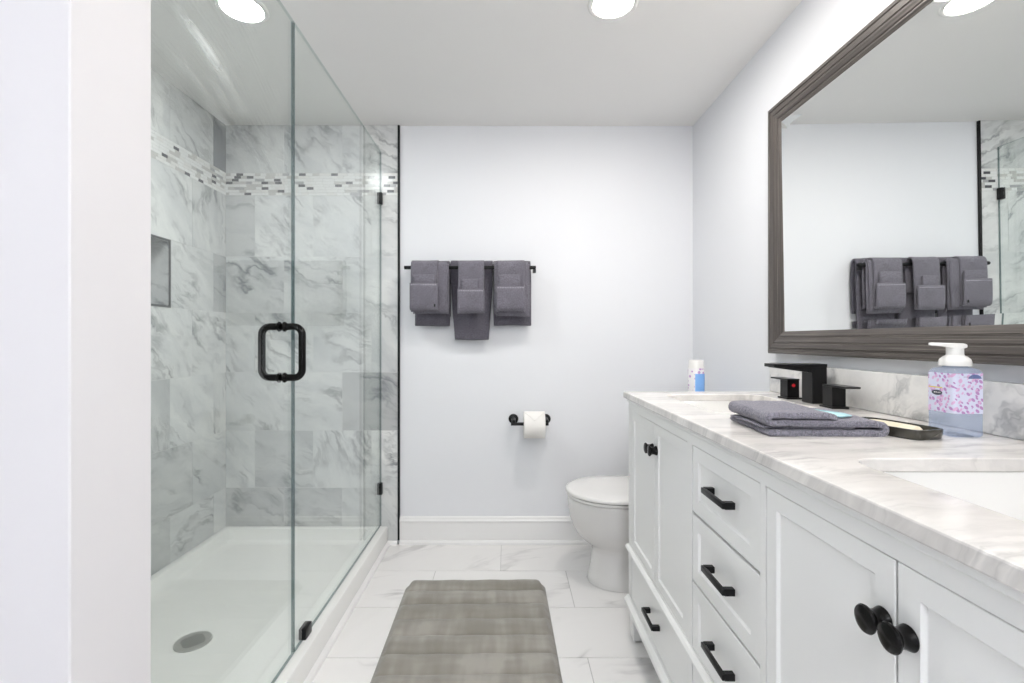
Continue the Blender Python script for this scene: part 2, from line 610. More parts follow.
xi = TS - NDEP
_n = (NY0, NY1, NZ0, NZ1)
NY0, NY1, NZ0, NZ1 = NY0 + 0.002, NY1 - 0.002, NZ0 + 0.002, NZ1 - 0.002
niche = [
    ([(xi, NY0, NZ0), (xi, NY1, NZ0), (xi, NY1, NZ1), (xi, NY0, NZ1)], 0.25),
    ([(xi, NY0, NZ0), (TS, NY0, NZ0), (TS, NY1, NZ0), (xi, NY1, NZ0)], 0.1),
    ([(xi, NY0, NZ1), (xi, NY1, NZ1), (TS, NY1, NZ1), (TS, NY0, NZ1)], 0.3),
    ([(xi, NY1, NZ0), (TS, NY1, NZ0), (TS, NY1, NZ1), (xi, NY1, NZ1)], 0.3),
    ([(xi, NY0, NZ0), (xi, NY0, NZ1), (TS, NY0, NZ1), (TS, NY0, NZ0)], 0.3)]
NY0, NY1, NZ0, NZ1 = _n
tile_mesh('tile_cladding', left_rows(), lambda u, v, d: (TS + d, u, v), [M['tile'], M['grout']], parent=wl, seed=33,
          backs=[(WING1, NY0, ZB[0], CEIL), (NY1, TD, ZB[0], CEIL), (NY0, NY1, ZB[0], NZ0), (NY0, NY1, NZ1, CEIL)], extra=niche)
tile_mesh('mosaic_band', mosaic(WING1, TD, 8), lambda u, v, d: (TS + d, u, v), [M['mosaic'], M['grout']], parent=wl,
          gap=0.0016, seed=6, backs=[(WING1, TD, ZM0, ZM1)])
# end-wall tiles on the shower side
et = []
for ci in range(8):
    z0, z1 = (ZB[ci], ZB[ci + 1]) if ci < 6 else ((ZM0, ZM1) if ci == 6 else (ZM1, CEIL))
    x = TS
    first = P / 2 if ci % 2 else P
    while x < WINGX - 0.02:
        e = min(x + first, WINGX - 0.004)
        first = P
        et.append((x, e, z0, z1, rt.uniform(0, 0.25)))
        x = e if e < WINGX - 0.005 else WINGX
tile_mesh('tile_cladding', et, lambda u, v, d: (u, WING1 + d, v), [M['tile'], M['grout']], parent=ws, seed=41)

# trims: niche frame, black tile edge, baseboards, shoe moulding along the shower curb
t = MB()
b = 0.008
t.box(TS - 0.004, TS + 0.004, NY0 - b, NY0, NZ0 - b, NZ1 + b)
t.box(TS - 0.004, TS + 0.004, NY1, NY1 + b, NZ0 - b, NZ1 + b)
t.box(TS - 0.004, TS + 0.004, NY0, NY1, NZ0 - b, NZ0)
t.box(TS - 0.004, TS + 0.004, NY0, NY1, NZ1, NZ1 + b)
struct(t.build('trim_1', M['niche_trim'], smooth=False))
struct(MB().box(BX1, BX1 + 0.011, TD - 0.004, D, 0.02, CEIL, 0.0015, 1).build('trim_2', M['black'], smooth=False))


def profile_run(prof, p0, p1, inward):
    """prof: list of (d, z): d out from the wall. Runs p0->p1 in plan."""
    loops = []
    for p in (p0, p1):
        loops.append([(p[0] + inward[0] * d, p[1] + inward[1] * d, z) for d, z in prof])
    return MB().loft(loops)


BP = [(0, 0), (0.022, 0), (0.022, 0.012), (0.018, 0.019), (0.0135, 0.022), (0.0135, 0.115), (0.017, 0.119), (0.017, 0.124), (0.011, 0.130), (0.009, 0.139), (0.004, 0.144), (0, 0.144)]
struct(profile_run(BP, (BX1 + 0.011, D), (RW, D), (0, -1)).build('baseboard_back', M['trim'], angle=25))
struct(profile_run(BP, (RW, 1.775), (RW, D), (-1, 0)).build('baseboard_right', M['trim'], angle=25))
SP = [(0, 0), (0.016, 0), (0.015, 0.008), (0.010, 0.015), (0, 0.019)]
struct(profile_run(SP, (-0.629, WING1 - 0.156), (-0.629, TD - 0.002), (1, 0)).build('trim_3', M['trim'], angle=40))
struct(profile_run(SP, (-0.629, TD - 0.0015), (BX1, TD - 0.0015), (0, -1)).build('trim_4', M['trim'], angle=40))

# ------------------------------------------------------------------ recessed lights
def downlight(x, y, mat, label, r=0.066):
    o = thing('recessed_downlight', label, 'ceiling light', (x, y, CEIL), group=None)
    MB().lathe([(r, -0.001), (r, -0.004), (r + 0.004, -0.006), (r + 0.014, -0.005), (r + 0.018, -0.001), (r + 0.018, 0.0), (r, 0.0)], (x, y, CEIL), n=48, caps=False).build('trim_ring', M['white_plastic'], o)
    MB().lathe([(r, -0.0015), (r * 0.9, -0.0035), (0.001, -0.004)], (x, y, CEIL), n=48, caps=False).build('diffuser', mat, o)
    return o


lm = lamp_mat('main_lamp_glow', LAMP_MAIN, (1.0, 0.965, 0.92))
ls = lamp_mat('shower_lamp_glow', LAMP_SHOWER, (0.97, 0.985, 1.0))
lr = lamp_mat('rear_fill_glow', FILL_REAR, (0.94, 0.965, 1.0))
downlight(0.357, 1.610, lm, 'round recessed ceiling light in the open room, between shower and mirror')
downlight(-0.905, 1.633, ls, 'round recessed ceiling light inside the glass shower')
downlight(0.1, -0.35, lr, 'added unseen ceiling light behind the camera, round and recessed')  # unseen lamp added to light the room from behind the camera

lg = lamp_mat('fill_globe_glow', FILL_GLOBE, (0.95, 0.97, 1.0))
pg = thing('fill_globe_pendant', 'added fill light globe hanging unseen behind the camera', 'added pendant light', (0.0, -0.95, CEIL))  # unseen globe added as fill for the ceiling and end wall
MB().lathe([(0.05, 0.0), (0.05, -0.015), (0.012, -0.022), (0.004, -0.03), (0.004, -0.16), (0.03, -0.17), (0.03, -0.20), (0.001, -0.20)], (0.0, -0.95, CEIL), n=24).build('canopy_and_stem', M['black'], pg)
MB().lathe([(0.13 * math.sin(PI * k / 18) + 0.0005, -0.315 + 0.13 * math.cos(PI * k / 18)) for k in range(19)], (0.0, -0.95, CEIL), n=36).build('globe', lg, pg)
lv = lamp_mat('vanity_fill_glow', FILL_VANITY, (1.0, 0.93, 0.84))
vl = thing('added_vanity_light', 'unseen black vanity light bar with three opal shades, added above the mirror', 'added wall light', (RW, 0.85, 2.02))  # unseen bar, suggested by a warm wall glow, added for extra brightness
MB().box(RW - 0.02, RW - 0.001, 0.58, 1.12, 1.985, 2.035, 0.004).build('back_plate', M['black'], vl)
for yy in (0.65, 0.85, 1.05):
    a_ = MB().tube([(RW - 0.015, yy, 2.01), (RW - 0.06, yy, 2.01), (RW - 0.085, yy, 2.03), (RW - 0.085, yy, 2.05)], 0.008, 10).build('arm', M['black'], vl)
    MB().lathe([(0.018, 2.045), (0.038, 2.055), (0.048, 2.09), (0.050, 2.15), (0.046, 2.15), (0.044, 2.09), (0.034, 2.06), (0.001, 2.055)], (RW - 0.085, yy, 0), n=24).build('shade', lv, a_)

# ------------------------------------------------------------------ shower tray, drain
tray = thing('shower_tray', 'white acrylic shower tray with raised curb on the floor', 'shower tray', (-1.05, 1.68, 0))
X0, X1, Y0, Y1 = TS + 0.001, -0.629, WING1 + 0.003, TD - 0.001
RIM = 0.098


def tl_loop(l, r, n_, f, rad, z, zb=None):
    cx, cy = (X0 + l + X1 - r) / 2, (Y0 + n_ + Y1 - f) / 2
    return rrect(cx, cy, (X1 - r - X0 - l) / 2, (Y1 - f - Y0 - n_) / 2, rad, z, 6)


m = MB()
m.loft([tl_loop(0, 0, 0, 0, 0.004, 0.0), tl_loop(0, 0, 0, 0, 0.004, RIM - 0.008), tl_loop(0.003, 0.003, 0.003, 0.003, 0.005, RIM - 0.002),
        tl_loop(0.008, 0.008, 0.008, 0.008, 0.006, RIM), tl_loop(0.03, 0.085, 0.03, 0.03, 0.02, RIM), tl_loop(0.036, 0.092, 0.036, 0.036, 0.025, RIM - 0.003),
        tl_loop(0.046, 0.104, 0.046, 0.046, 0.04, 0.046), tl_loop(0.056, 0.114, 0.056, 0.056, 0.05, 0.037), tl_loop(0.09, 0.15, 0.09, 0.09, 0.06, 0.034),
        tl_loop(0.30, 0.32, 0.6, 0.6, 0.05, 0.030)], cap0=True, cap1=True)
m.build('basin', M['acrylic'], tray, angle=40)
dr = thing('shower_drain', 'round brushed metal drain grate set in the shower tray', 'drain', (-1.088, 1.657, 0.030))
DC = (-1.088, 1.657, 0.0305)
MB().lathe([(0.058, 0.0), (0.057, 0.003), (0.053, 0.004), (0.045, 0.0035), (0.001, 0.0035)], DC, n=40, caps=False).build('grate', M['steel'], dr)
m = MB()
for i in range(-4, 5):
    for j in range(-4, 5):
        px, py = i * 0.0088, j * 0.0088
        if math.hypot(px, py) < 0.037:
            m.box(DC[0] + px - 0.0024, DC[0] + px + 0.0024, DC[1] + py - 0.0024, DC[1] + py + 0.0024, DC[2] + 0.003, DC[2] + 0.0038)
m.build('slot', M['dark'], dr, smooth=False)['kind'] = 'stuff'

# ------------------------------------------------------------------ shower glass
GX, GT, GZ0, GZ1 = -0.667, 0.010, 0.098, 2.068


def pane(y0, y1, name, mat, parent):
    m = MB()
    m.box(GX - GT / 2, GX + GT / 2, y0, y1, GZ0 + 0.004, GZ1)
    for f in m.bm.faces:
        f.normal_update()
        f.material_index = 0 if abs(f.normal.x) > 0.9 else 2 if f.normal.z > 0.9 else 1
    return m.build(name, [mat, M['glass_edge'], M['glass_top']], parent, smooth=False)


dg = thing('shower_door', 'frameless clear glass shower door with black pull handle', 'shower door', (GX, 1.17, GZ0))
pane(WING1 + 0.012, 1.486, 'glass_pane', M['glass_door'], dg)
HY, HZ, HR = 1.417, 1.041, 0.0755
m = MB()


def u_pull(sgn):
    out = 0.060 * sgn
    r = 0.024
    pts = [(GX + sgn * GT / 2, HY, HZ + HR)]
    for k in range(7):
        a = PI / 2 * k / 6
        pts.append((GX + out - sgn * r + sgn * r * math.sin(a), HY, HZ + HR - r + r * math.cos(a)))
    for k in range(7):
        a = PI / 2 * k / 6
        pts.append((GX + out - sgn * r + sgn * r * math.cos(a), HY, HZ - HR + r - r * math.sin(a)))
    pts.append((GX + sgn * GT / 2, HY, HZ - HR))
    return pts


h = MB().tube(u_pull(1), 0.0105, 16).tube(u_pull(-1), 0.0105, 16).build('pull_handle', M['black_gloss'], dg)
m = MB()
for s in (1, -1):
    for zz in (HZ + HR, HZ - HR):
        ax = 'x' if s == 1 else '-x'
        m.lathe([(0.0105, 0.005), (0.0145, 0.0055), (0.0155, 0.009), (0.013, 0.012), (0.0115, 0.014)], (GX, HY, zz), ax, 20)
m.build('collar', M['black_gloss'], h)
for zz in (0.42, 1.76):
    m = MB()
    m.box(GX - 0.014, GX + 0.014, WING1 + 0.006, WING1 + 0.040, zz - 0.045, zz + 0.045, 0.003)
    m.build('hinge', M['black'], dg)
fp = thing('shower_glass_panel', 'fixed clear glass shower panel held by small black clips', 'glass panel', (GX, 2.0, GZ0))
pane(1.492, TD - 0.004, 'glass_pane', M['glass'], fp)
for (yy, z0, z1) in ((TD - 0.026, 1.79, 1.85), (TD - 0.026, 0.267, 0.327)):
    MB().box(GX - 0.012, GX + 0.012, yy, TD - 0.0025, z0, z1, 0.002).build('clip', M['black'], fp)
MB().box(GX - 0.012, GX + 0.012, 1.556, 1.606, RIM + 0.0005, RIM + 0.036, 0.002).build('clip', M['black'], fp)

# ------------------------------------------------------------------ vanity
VY0, VY1, VF, VB = 0.242, 1.748, 0.445, 0.984
VC = 0.995
CT, CB = 0.888, 0.865
va = thing('vanity_cabinet', 'long white double vanity with shaker doors and black hardware', 'vanity cabinet', ((VF + VB) / 2, VC, 0))
m = MB()
m.box(VF + 0.026, VB, VY0, VY1, 0.125, 0.130)                 # bottom board
m.box(VF + 0.024, VB, VY0, VY0 + 0.018, 0.13, CB)             # side boards
m.box(VF + 0.024, VB, VY1 - 0.018, VY1, 0.13, CB)
m.box(VB - 0.012, VB, VY0, VY1, 0.13, CB)
m.box(VF + 0.034, VF + 0.040, VY0 + 0.018, VY1 - 0.018, 0.13, CB)
m.build('carcass', M['cabinet'], va, smooth=False)
DZ0, DZ1 = 0.338, 0.826          # doors and the three middle drawers
BZ0, BZ1 = 0.152, 0.312          # bottom drawers
cols = [(VY0, VC - 0.713), (VC - 0.172, VC - 0.155), (VC + 0.155, VC + 0.185), (VC + 0.713, VY1)]
m = MB()
for a, bb in cols:
    m.box(VF, VF + 0.022, a, bb, 0.147, CB)
for a, bb in zip(cols[:-1], cols[1:]):
    m.box(VF, VF + 0.022, a[1], bb[0], DZ1, CB)
    m.box(VF, VF + 0.022, a[1], bb[0], BZ1, DZ0)
    m.box(VF, VF + 0.022, a[1], bb[0], 0.13, BZ0)
m.build('face_frame', M['cabinet'], va, smooth=False)
# crown strip below the worktop, ledge bead, base rail
loops = []
CP = [(0, 0.8515), (-0.005, 0.852), (-0.007, 0.8545), (-0.007, 0.862), (-0.008, 0.865), (0, 0.865)]
m = MB().loft([[(VF + d, yy, z) for d, z in CP] for yy in (VY0, VY1)])
m.build('crown_strip', M['cabinet'], va, angle=25)
LP = [(0, 0.317), (-0.009, 0.317), (-0.012, 0.321), (-0.012, 0.327), (-0.007, 0.333), (0, 0.334)]
MB().loft([[(VF + d, yy, z) for d, z in LP] for yy in (VY0, VY1)]).build('ledge_bead', M['cabinet'], va, angle=25)
RP = [(0.02, 0.118), (-0.014, 0.118), (-0.016, 0.122), (-0.016, 0.136), (-0.010, 0.142), (-0.004, 0.149), (0.02, 0.149)]
MB().loft([[(VF + d, yy, z) for d, z in RP] for yy in (VY0, VY1)]).build('base_rail', M['cabinet'], va, angle=25)
for lx in (VF, VB - 0.05):
    for ly in (VY0, VY1 - 0.055):
        g = MB().loft([rrect(lx + 0.025, ly + 0.0275, 0.02, 0.022, 0.003, 0.006, 2), rrect(lx + 0.025, ly + 0.0275, 0.025, 0.0275, 0.003, 0.118, 2)]).build('leg', M['cabinet'], va)
        MB().lathe([(0.012, 0), (0.014, 0.003), (0.014, 0.006)], (lx + 0.025, ly + 0.0275, 0), n=16).build('foot_glide', M['black'], g)


def shaker(y0, y1, z0, z1, name, rail=0.030, g=0.0018, parent=va, dep=0.005):
    """A front with a recessed panel and a bevelled inner edge, facing -x."""
    y0 += g; y1 -= g; z0 += g; z1 -= g
    xf = VF + 0.001
    def lp(i, x):
        return [(x, y0 + i, z0 + i), (x, y1 - i, z0 + i), (x, y1 - i, z1 - i), (x, y0 + i, z1 - i)]
    m = MB().loft([lp(0, xf + 0.018), lp(0, xf + 0.001), lp(0.001, xf), lp(rail, xf), lp(rail + 0.0006, xf + 0.001), lp(rail + 0.0034, xf + dep - 0.0004), lp(rail + 0.0044, xf + dep)])
    return m.build(name, M['cabinet'], parent, angle=18)


def knob(yy, zz, par):
    MB().lathe([(0.0135, 0.0), (0.0142, 0.0012), (0.0136, 0.003), (0.0118, 0.007), (0.0110, 0.011), (0.0116, 0.015), (0.0138, 0.0185), (0.0160, 0.0202), (0.0165, 0.0220), (0.0152, 0.0242), (0.009, 0.0262), (0.001, 0.0266)],
               (VF + 0.0008, yy, zz), '-x', 28).build('knob', M['black_gloss'], par)


def bar_pull(yc, zz, par, L=0.092):
    m = MB()
    for s in (-1, 1):
        m.box(VF - 0.020, VF + 0.0008, yc + s * L / 2 - 0.0065, yc + s * L / 2 + 0.0065, zz - 0.007, zz + 0.007, 0.001, 1)
    m.box(VF - 0.025, VF - 0.017, yc - L / 2 - 0.0065, yc + L / 2 + 0.0065, zz - 0.006, zz + 0.006, 0.0015, 2)
    m.build('handle', M['black'], par)


for (a, c, bb) in ((VC - 0.713, VC - 0.4475, VC - 0.172), (VC + 0.185, VC + 0.4475, VC + 0.713)):
    d1 = shaker(a, c, DZ0, DZ1, 'cabinet_door')
    knob(c - 0.018, 0.747, d1)
    d2 = shaker(c, bb, DZ0, DZ1, 'cabinet_door')
    knob(c + 0.018, 0.747, d2)
    m = MB().box(VF + 0.001, VF + 0.019, a + 0.0022, bb - 0.0022, BZ0 + 0.0022, BZ1 - 0.0022, 0.001, 1)
    d3 = m.build('drawer', M['cabinet'], va)
    bar_pull((a + bb) / 2, 0.235, d3)
dh = (DZ1 - DZ0 + 0.003) / 3
for i in range(3):
    z1 = DZ1 - i * dh
    d = shaker(VC - 0.155, VC + 0.155, z1 - dh + 0.003, z1, 'drawer', rail=0.033)
    bar_pull(VC - 0.010, (0.752, 0.583, 0.417)[i], d)
m = MB().box(VF + 0.001, VF + 0.019, VC - 0.155 + 0.0022, VC + 0.155 - 0.0022, BZ0 + 0.0022, BZ1 - 0.0022, 0.001, 1)
d = m.build('drawer', M['cabinet'], va)
bar_pull(VC, 0.235, d)

# marble worktop with two sink cut-outs
SX, SHX, SHY = 0.704, 0.163, 0.216
SINKS = (0.5475, 1.4425)
bm = bmesh.new()
CX0, CX1, CY0, CY1 = 0.428, 0.9845, 0.216, 1.760


def ring(pts):
    vs = [bm.verts.new(p) for p in pts]
    return [bm.edges.new((vs[i], vs[(i + 1) % len(vs)])) for i in range(len(vs))]


es = ring([(CX0, CY0, CT), (CX1, CY0, CT), (CX1, CY1, CT), (CX0, CY1, CT)])
for sy in SINKS:
    es += ring(rrect(SX, sy, SHX, SHY, 0.045, CT, 8))
bmesh.ops.triangle_fill(bm, use_beauty=True, use_dissolve=False, edges=es)
r = bmesh.ops.extrude_face_region(bm, geom=list(bm.faces))
bmesh.ops.translate(bm, vec=(0, 0, CB - CT + 0.0005), verts=[v for v in r['geom'] if isinstance(v, bmesh.types.BMVert)])
bmesh.ops.recalc_face_normals(bm, faces=bm.faces)
me = bpy.data.meshes.new('countertop')
bm.to_mesh(me)
bm.free()
ct = tag(link('countertop', me, M['counter'], None, smooth=False), 'white and grey veined marble worktop on the white vanity', 'countertop')
bv = ct.modifiers.new('bevel', 'BEVEL')
bv.width = 0.003
bv.segments = 2
bv.limit_method = 'ANGLE'
bv.angle_limit = math.radians(50)
tag(MB().box(0.966, 0.9845, CY0, CY1, CT + 0.0005, 0.994, 0.002, 2).build('backsplash', M['splash']), 'low marble backsplash strip along the right wall behind the taps', 'backsplash')

for sy, lab in zip(SINKS, ('white sink basin in the near end of the marble worktop', 'white sink basin in the far end of the worktop, before the black faucet')):
    o = thing('sink_basin', lab, 'sink', (SX, sy, 0.72), group='undermount sinks')
    L = [(SHX + 0.022, SHY + 0.022, 0.05, CB), (SHX + 0.003, SHY + 0.003, 0.045, CB), (SHX + 0.001, SHY + 0.001, 0.045, CB - 0.006),
         (SHX - 0.006, SHY - 0.006, 0.045, 0.80), (SHX - 0.014, SHY - 0.014, 0.05, 0.752), (SHX - 0.035, SHY - 0.035, 0.05, 0.735), (0.04, 0.05, 0.03, 0.730), (0.022, 0.022, 0.0219, 0.729)]
    inner = [rrect(SX, sy, a, bb_, rr, z, 8) for a, bb_, rr, z in L]
    outer = [rrect(SX, sy, a + 0.010 if i > 0 else a, bb_ + 0.010 if i > 0 else bb_, rr, z - 0.010, 8) for i, (a, bb_, rr, z) in enumerate(L)]
    MB().loft(list(reversed(outer)) + inner, cap0=True, cap1=True).build('bowl', M['ceramic'], o, angle=40)
    MB().lathe([(0.021, 0.0), (0.021, 0.003), (0.015, 0.004), (0.001, 0.005)], (SX, sy, 0.729), n=24).build('drain_plug', M['black'], o)

# faucet (far sink)
FY = 1.441
fa = thing('faucet', 'square matte black widespread faucet behind the far sink', 'faucet', (0.925, FY, CT))
m = MB().box(0.904, 0.948, FY - 0.026, FY + 0.026, CT, 1.004, 0.0015, 1)
m.box(0.79, 0.948, FY - 0.028, FY + 0.028, 0.996, 1.006, 0.0012, 1)
m.loft([[(0.904, FY - 0.022, 0.980), (0.904, FY + 0.022, 0.980), (0.904, FY + 0.022, 0.998), (0.904, FY - 0.022, 0.998)],
        [(0.80, FY - 0.022, 0.994), (0.80, FY + 0.022, 0.994), (0.80, FY + 0.022, 0.998), (0.80, FY - 0.022, 0.998)]])
m.build('spout', M['black'], fa)
for s in (1, -1):
    hy = FY + s * 0.105
    m = MB().box(0.890, 0.938, hy - 0.027, hy + 0.027, CT, CT + 0.005, 0.001, 1)
    m.box(0.895, 0.933, hy - 0.021, hy + 0.021, CT + 0.004, CT + 0.060, 0.0012, 1)
    hd = m.build('handle', M['black'], fa)
    a, bb = (hy - 0.021, hy + 0.075) if s > 0 else (hy - 0.075, hy + 0.021)
    MB().box(0.894, 0.934, a, bb, CT + 0.0595, CT + 0.0645, 0.001, 1).build('lever', M['black'], hd)
    if s > 0:
        MB().lathe([(0.0055, 0), (0.0055, 0.0012), (0.001, 0.0018)], (0.914, hy - 0.0208, CT + 0.044), '-y', 16).build('hot_mark', M['red'], hd)

# ------------------------------------------------------------------ wall mirror
MZ0, MZ1, MY0, MY1 = 1.029, 1.914, 0.23, 1.747
FW = 0.078
mi_ = thing('wall_mirror', 'large rectangular mirror in a dark grooved frame on the right wall', 'mirror', (RW, VC, MZ0))
PF = [(0.0, 0.0), (0.0, 0.030), (0.004, 0.034), (0.014, 0.035), (0.016, 0.032), (0.019, 0.032), (0.021, 0.0345), (0.034, 0.033), (0.036, 0.030), (0.039, 0.030), (0.041, 0.0315), (0.054, 0.028), (0.056, 0.025), (0.059, 0.025), (0.061, 0.026), (0.072, 0.022), (0.078, 0.019), (0.078, 0.0)]
V, F, AL, AC = [], [], [], []
corners = [(MY0, MZ0, 1, 1), (MY1, MZ0, -1, 1), (MY1, MZ1, -1, -1), (MY0, MZ1, 1, -1)]
for e in range(4):
    c0, c1 = corners[e], corners[(e + 1) % 4]
    nseg = 12
    base = len(V)
    for s in range(nseg + 1):
        f = s / nseg
        for (wd, dp) in PF:
            ya = c0[0] + c0[2] * wd; yb = c1[0] + c1[2] * wd
            za = c0[1] + c0[3] * wd; zb = c1[1] + c1[3] * wd
            yy, zz = ya + (yb - ya) * f, za + (zb - za) * f
            V.append((RW - 0.001 - dp, yy, zz))
            AL.append((yy if e % 2 == 0 else zz) + e * 7.3)
            AC.append(wd / FW)
    n = len(PF)
    for s in range(nseg):
        for k in range(n - 1):
            a = base + s * n + k
            F.append((a, a + 1, a + n + 1, a + n))
me = bpy.data.meshes.new('frame')
me.from_pydata(V, [], F)
set_attr(me, 'along', 'FLOAT', 'POINT', AL)
set_attr(me, 'across', 'FLOAT', 'POINT', AC)
bmt = bmesh.new(); bmt.from_mesh(me); bmesh.ops.recalc_face_normals(bmt, faces=bmt.faces); bmt.to_mesh(me); bmt.free()
link('frame', me, M['frame'], mi_, angle=20)
i0 = FW - 0.006
MX = 0.966
def ml(i, x):
    k = 0.45 * PI / 180 * (MZ1 - MZ0 - 2 * i) / 2 if x < RW - 0.01 else 0.0   # hung with its top leaning out a little
    return [(x + k, MY0 + i, MZ0 + i), (x + k, MY1 - i, MZ0 + i), (x - k, MY1 - i, MZ1 - i), (x - k, MY0 + i, MZ1 - i)]
MB().loft([ml(i0, RW - 0.004), ml(i0, MX - 0.0012), ml(FW + 0.022, MX)]).build('mirror_glass', M['mirror'], mi_, smooth=False)

# ------------------------------------------------------------------ towels on the double towel bar
BARY, BARZ = 2.435, 1.446
RBY, RBZ = 2.497, 1.466
tr = thing('towel_rack', 'black double towel bar on the back wall, holding grey towels', 'towel rack', (-0.19, D, BARZ))
MB().lathe([(0.0085, -0.523), (0.0095, -0.521), (0.0095, 0.145), (0.0085, 0.147)], (0, BARY, BARZ), 'x', 20).build('front_bar', M['black'], tr)
MB().box(-0.455, 0.100, RBY - 0.006, RBY + 0.006, RBZ - 0.006, RBZ + 0.006, 0.001).build('rear_bar', M['black'], tr)
for bx in (-0.440, 0.085):
    m = MB().box(bx - 0.007, bx + 0.007, BARY, D - 0.004, BARZ - 0.021, BARZ - 0.007, 0.001, 1)
    m.box(bx - 0.015, bx + 0.015, D - 0.008, D - 0.0005, BARZ - 0.03, BARZ + 0.03, 0.002, 1)
    m.box(bx - 0.006, bx + 0.006, RBY - 0.005, D - 0.004, RBZ - 0.005, RBZ + 0.005, 0.001, 1)
    m.build('bracket', M['black'], tr)
m = MB().box(0.131, 0.147, BARY - 0.010, BARY + 0.010, BARZ - 0.028, BARZ - 0.009, 0.002, 1)
m.build('end_stop', M['black'], tr)


def offset_path(pts, th):
    P = [Vector((p[0], p[1])) for p in pts]
    n = len(P)
    A, B = [], []
    for i in range(n):
        d = P[min(i + 1, n - 1)] - P[max(i - 1, 0)]
        d.normalize()
        nn = Vector((-d.y, d.x))
        A.append(P[i] + nn * th / 2)
        B.append(P[i] - nn * th / 2)
    d0 = (P[0] - P[1]).normalized(); d1 = (P[-1] - P[-2]).normalized()
    return A + [P[-1] + d1 * th * 0.42] + list(reversed(B)) + [P[0] + d0 * th * 0.42]


def ribbon(path, th, w0, w1, place, nseg=14, taper=None, wob=0.002, seed=0, edge=0.3):
    """path in a 2-D plane (a,b), thickened and extruded along w; place(a,b,w)->xyz."""
    r = random.Random(seed)
    ph = [r.uniform(0, 6.28) for _ in range(6)]
    m = MB()
    loops = []
    ws = [w0 + (w1 - w0) * i / nseg for i in range(nseg + 1)]
    ws = [w0, w0 + th * 0.15] + ws[1:-1] + [w1 - th * 0.15, w1]
    for i, wv in enumerate(ws):
        t_ = th * (0.45 if i in (0, len(ws) - 1) else 0.95 if i in (1, len(ws) - 2) else 1.0)
        sec = offset_path(path, t_)
        lp = []
        for (a, b) in sec:
            dx = wob * math.sin(wv * 38 + ph[0] + b * 9) + 0.5 * wob * math.sin(wv * 83 + ph[1] - b * 15)
            ww = wv
            if taper:
                ww = taper(wv, a, b)
            ww += wob * math.sin(b * 30 + ph[2])
            db = wob * 0.8 * math.sin(wv * 27 + ph[3])
            lp.append(place(a + dx, b + db, ww))
        loops.append(lp)
    return m.loft(loops)


def hang_path(yc, zt, half, zf, zb, n=10, out=0.0):
    """front leg bottom (zf) -> over the bar -> back leg bottom (zb) in (y,z)."""
    pts = []
    zc = zt - half
    for i in range(10):
        f = i / 10
        z = zf + (zc - zf) * f
        pts.append((yc - half - out * (1 - f), z))
    for k in range(n + 1):
        a = PI - PI * k / n
        pts.append((yc + half * math.cos(a), zc + half * math.sin(a)))
    for i in range(1, 7):
        pts.append((yc + half, zc + (zb - zc) * i / 6))
    return pts


PL = lambda a, b, w: (w, a, b)


def hung(name, label, cat, group, x0, x1, yc, zt, half, zf, zb, th, mat, seed, taper=None, out=0.0, wob=0.0018):
    o = thing(name, label, cat, ((x0 + x1) / 2, yc, zt), group=group)
    ribbon(hang_path(yc, zt, half, zf, zb, out=out), th, x0, x1, PL, 14, taper, wob, seed).build('cloth', mat, o, angle=60)
    return o


SIDE = ('left', 'middle', 'right')
bath = [(-0.479, -0.297, 1.155), (-0.293, -0.074, 1.083), (-0.070, 0.124, 1.157)]
mid_c = (-0.293 - 0.074) / 2
def mid_taper(w, a, b):
    f = max(0.0, min(1.0, (1.40 - b) / 0.3))
    return mid_c + (w - mid_c) * (1 - 0.19 * f)
blabels = ('left bath towel at the back of the rack, nearest the shower',
           'longest bath towel at the middle of the rack, hanging lowest',
           'right bath towel at the back of the rack, farthest from the shower')
for i, (a, bb, zf) in enumerate(bath):
    hung('bath_towel', 'dark grey ' + blabels[i], 'towel', 'bath towels on the rear bar', a, bb, RBY, 1.484, 0.0155, zf, zf + 0.05, 0.014, M['towel_dark'], 10 + i, mid_taper if i == 1 else None, out=0.002)
hlabels = ('grey folded hand towel in the left towel set, behind its pocket towel', 'grey folded hand towel in the right towel set, behind its pocket towel')
for i, (a, bb, zf) in enumerate([(-0.484, -0.303, 1.222), (-0.064, 0.108, 1.209)]):
    hung('hand_towel', hlabels[i], 'towel', 'hand towels on the front bar', a, bb, BARY, 1.470, 0.0185, zf, zf + 0.03, 0.0055, M['towel'], 20 + i, out=0.003, wob=0.0014)
    o = COL.objects[-1] if False else bpy.data.objects['hand_towel' if i == 0 else 'hand_towel.001']
    ribbon(hang_path(BARY, 1.4630, 0.0128, zf - 0.010, zf + 0.02, out=0.002), 0.005, a + 0.008, bb + 0.007, PL, 14, None, 0.0014, 60 + i).build('under_fold', M['towel'], o, angle=60)
pk = [(-0.484, -0.348, 1.230, 1.358, 1.404, -0.468, -0.358), (-0.246, -0.116, 1.215, 1.328, 1.381, -0.224, -0.148), (-0.052, 0.088, 1.225, 1.343, 1.404, -0.040, 0.066)]
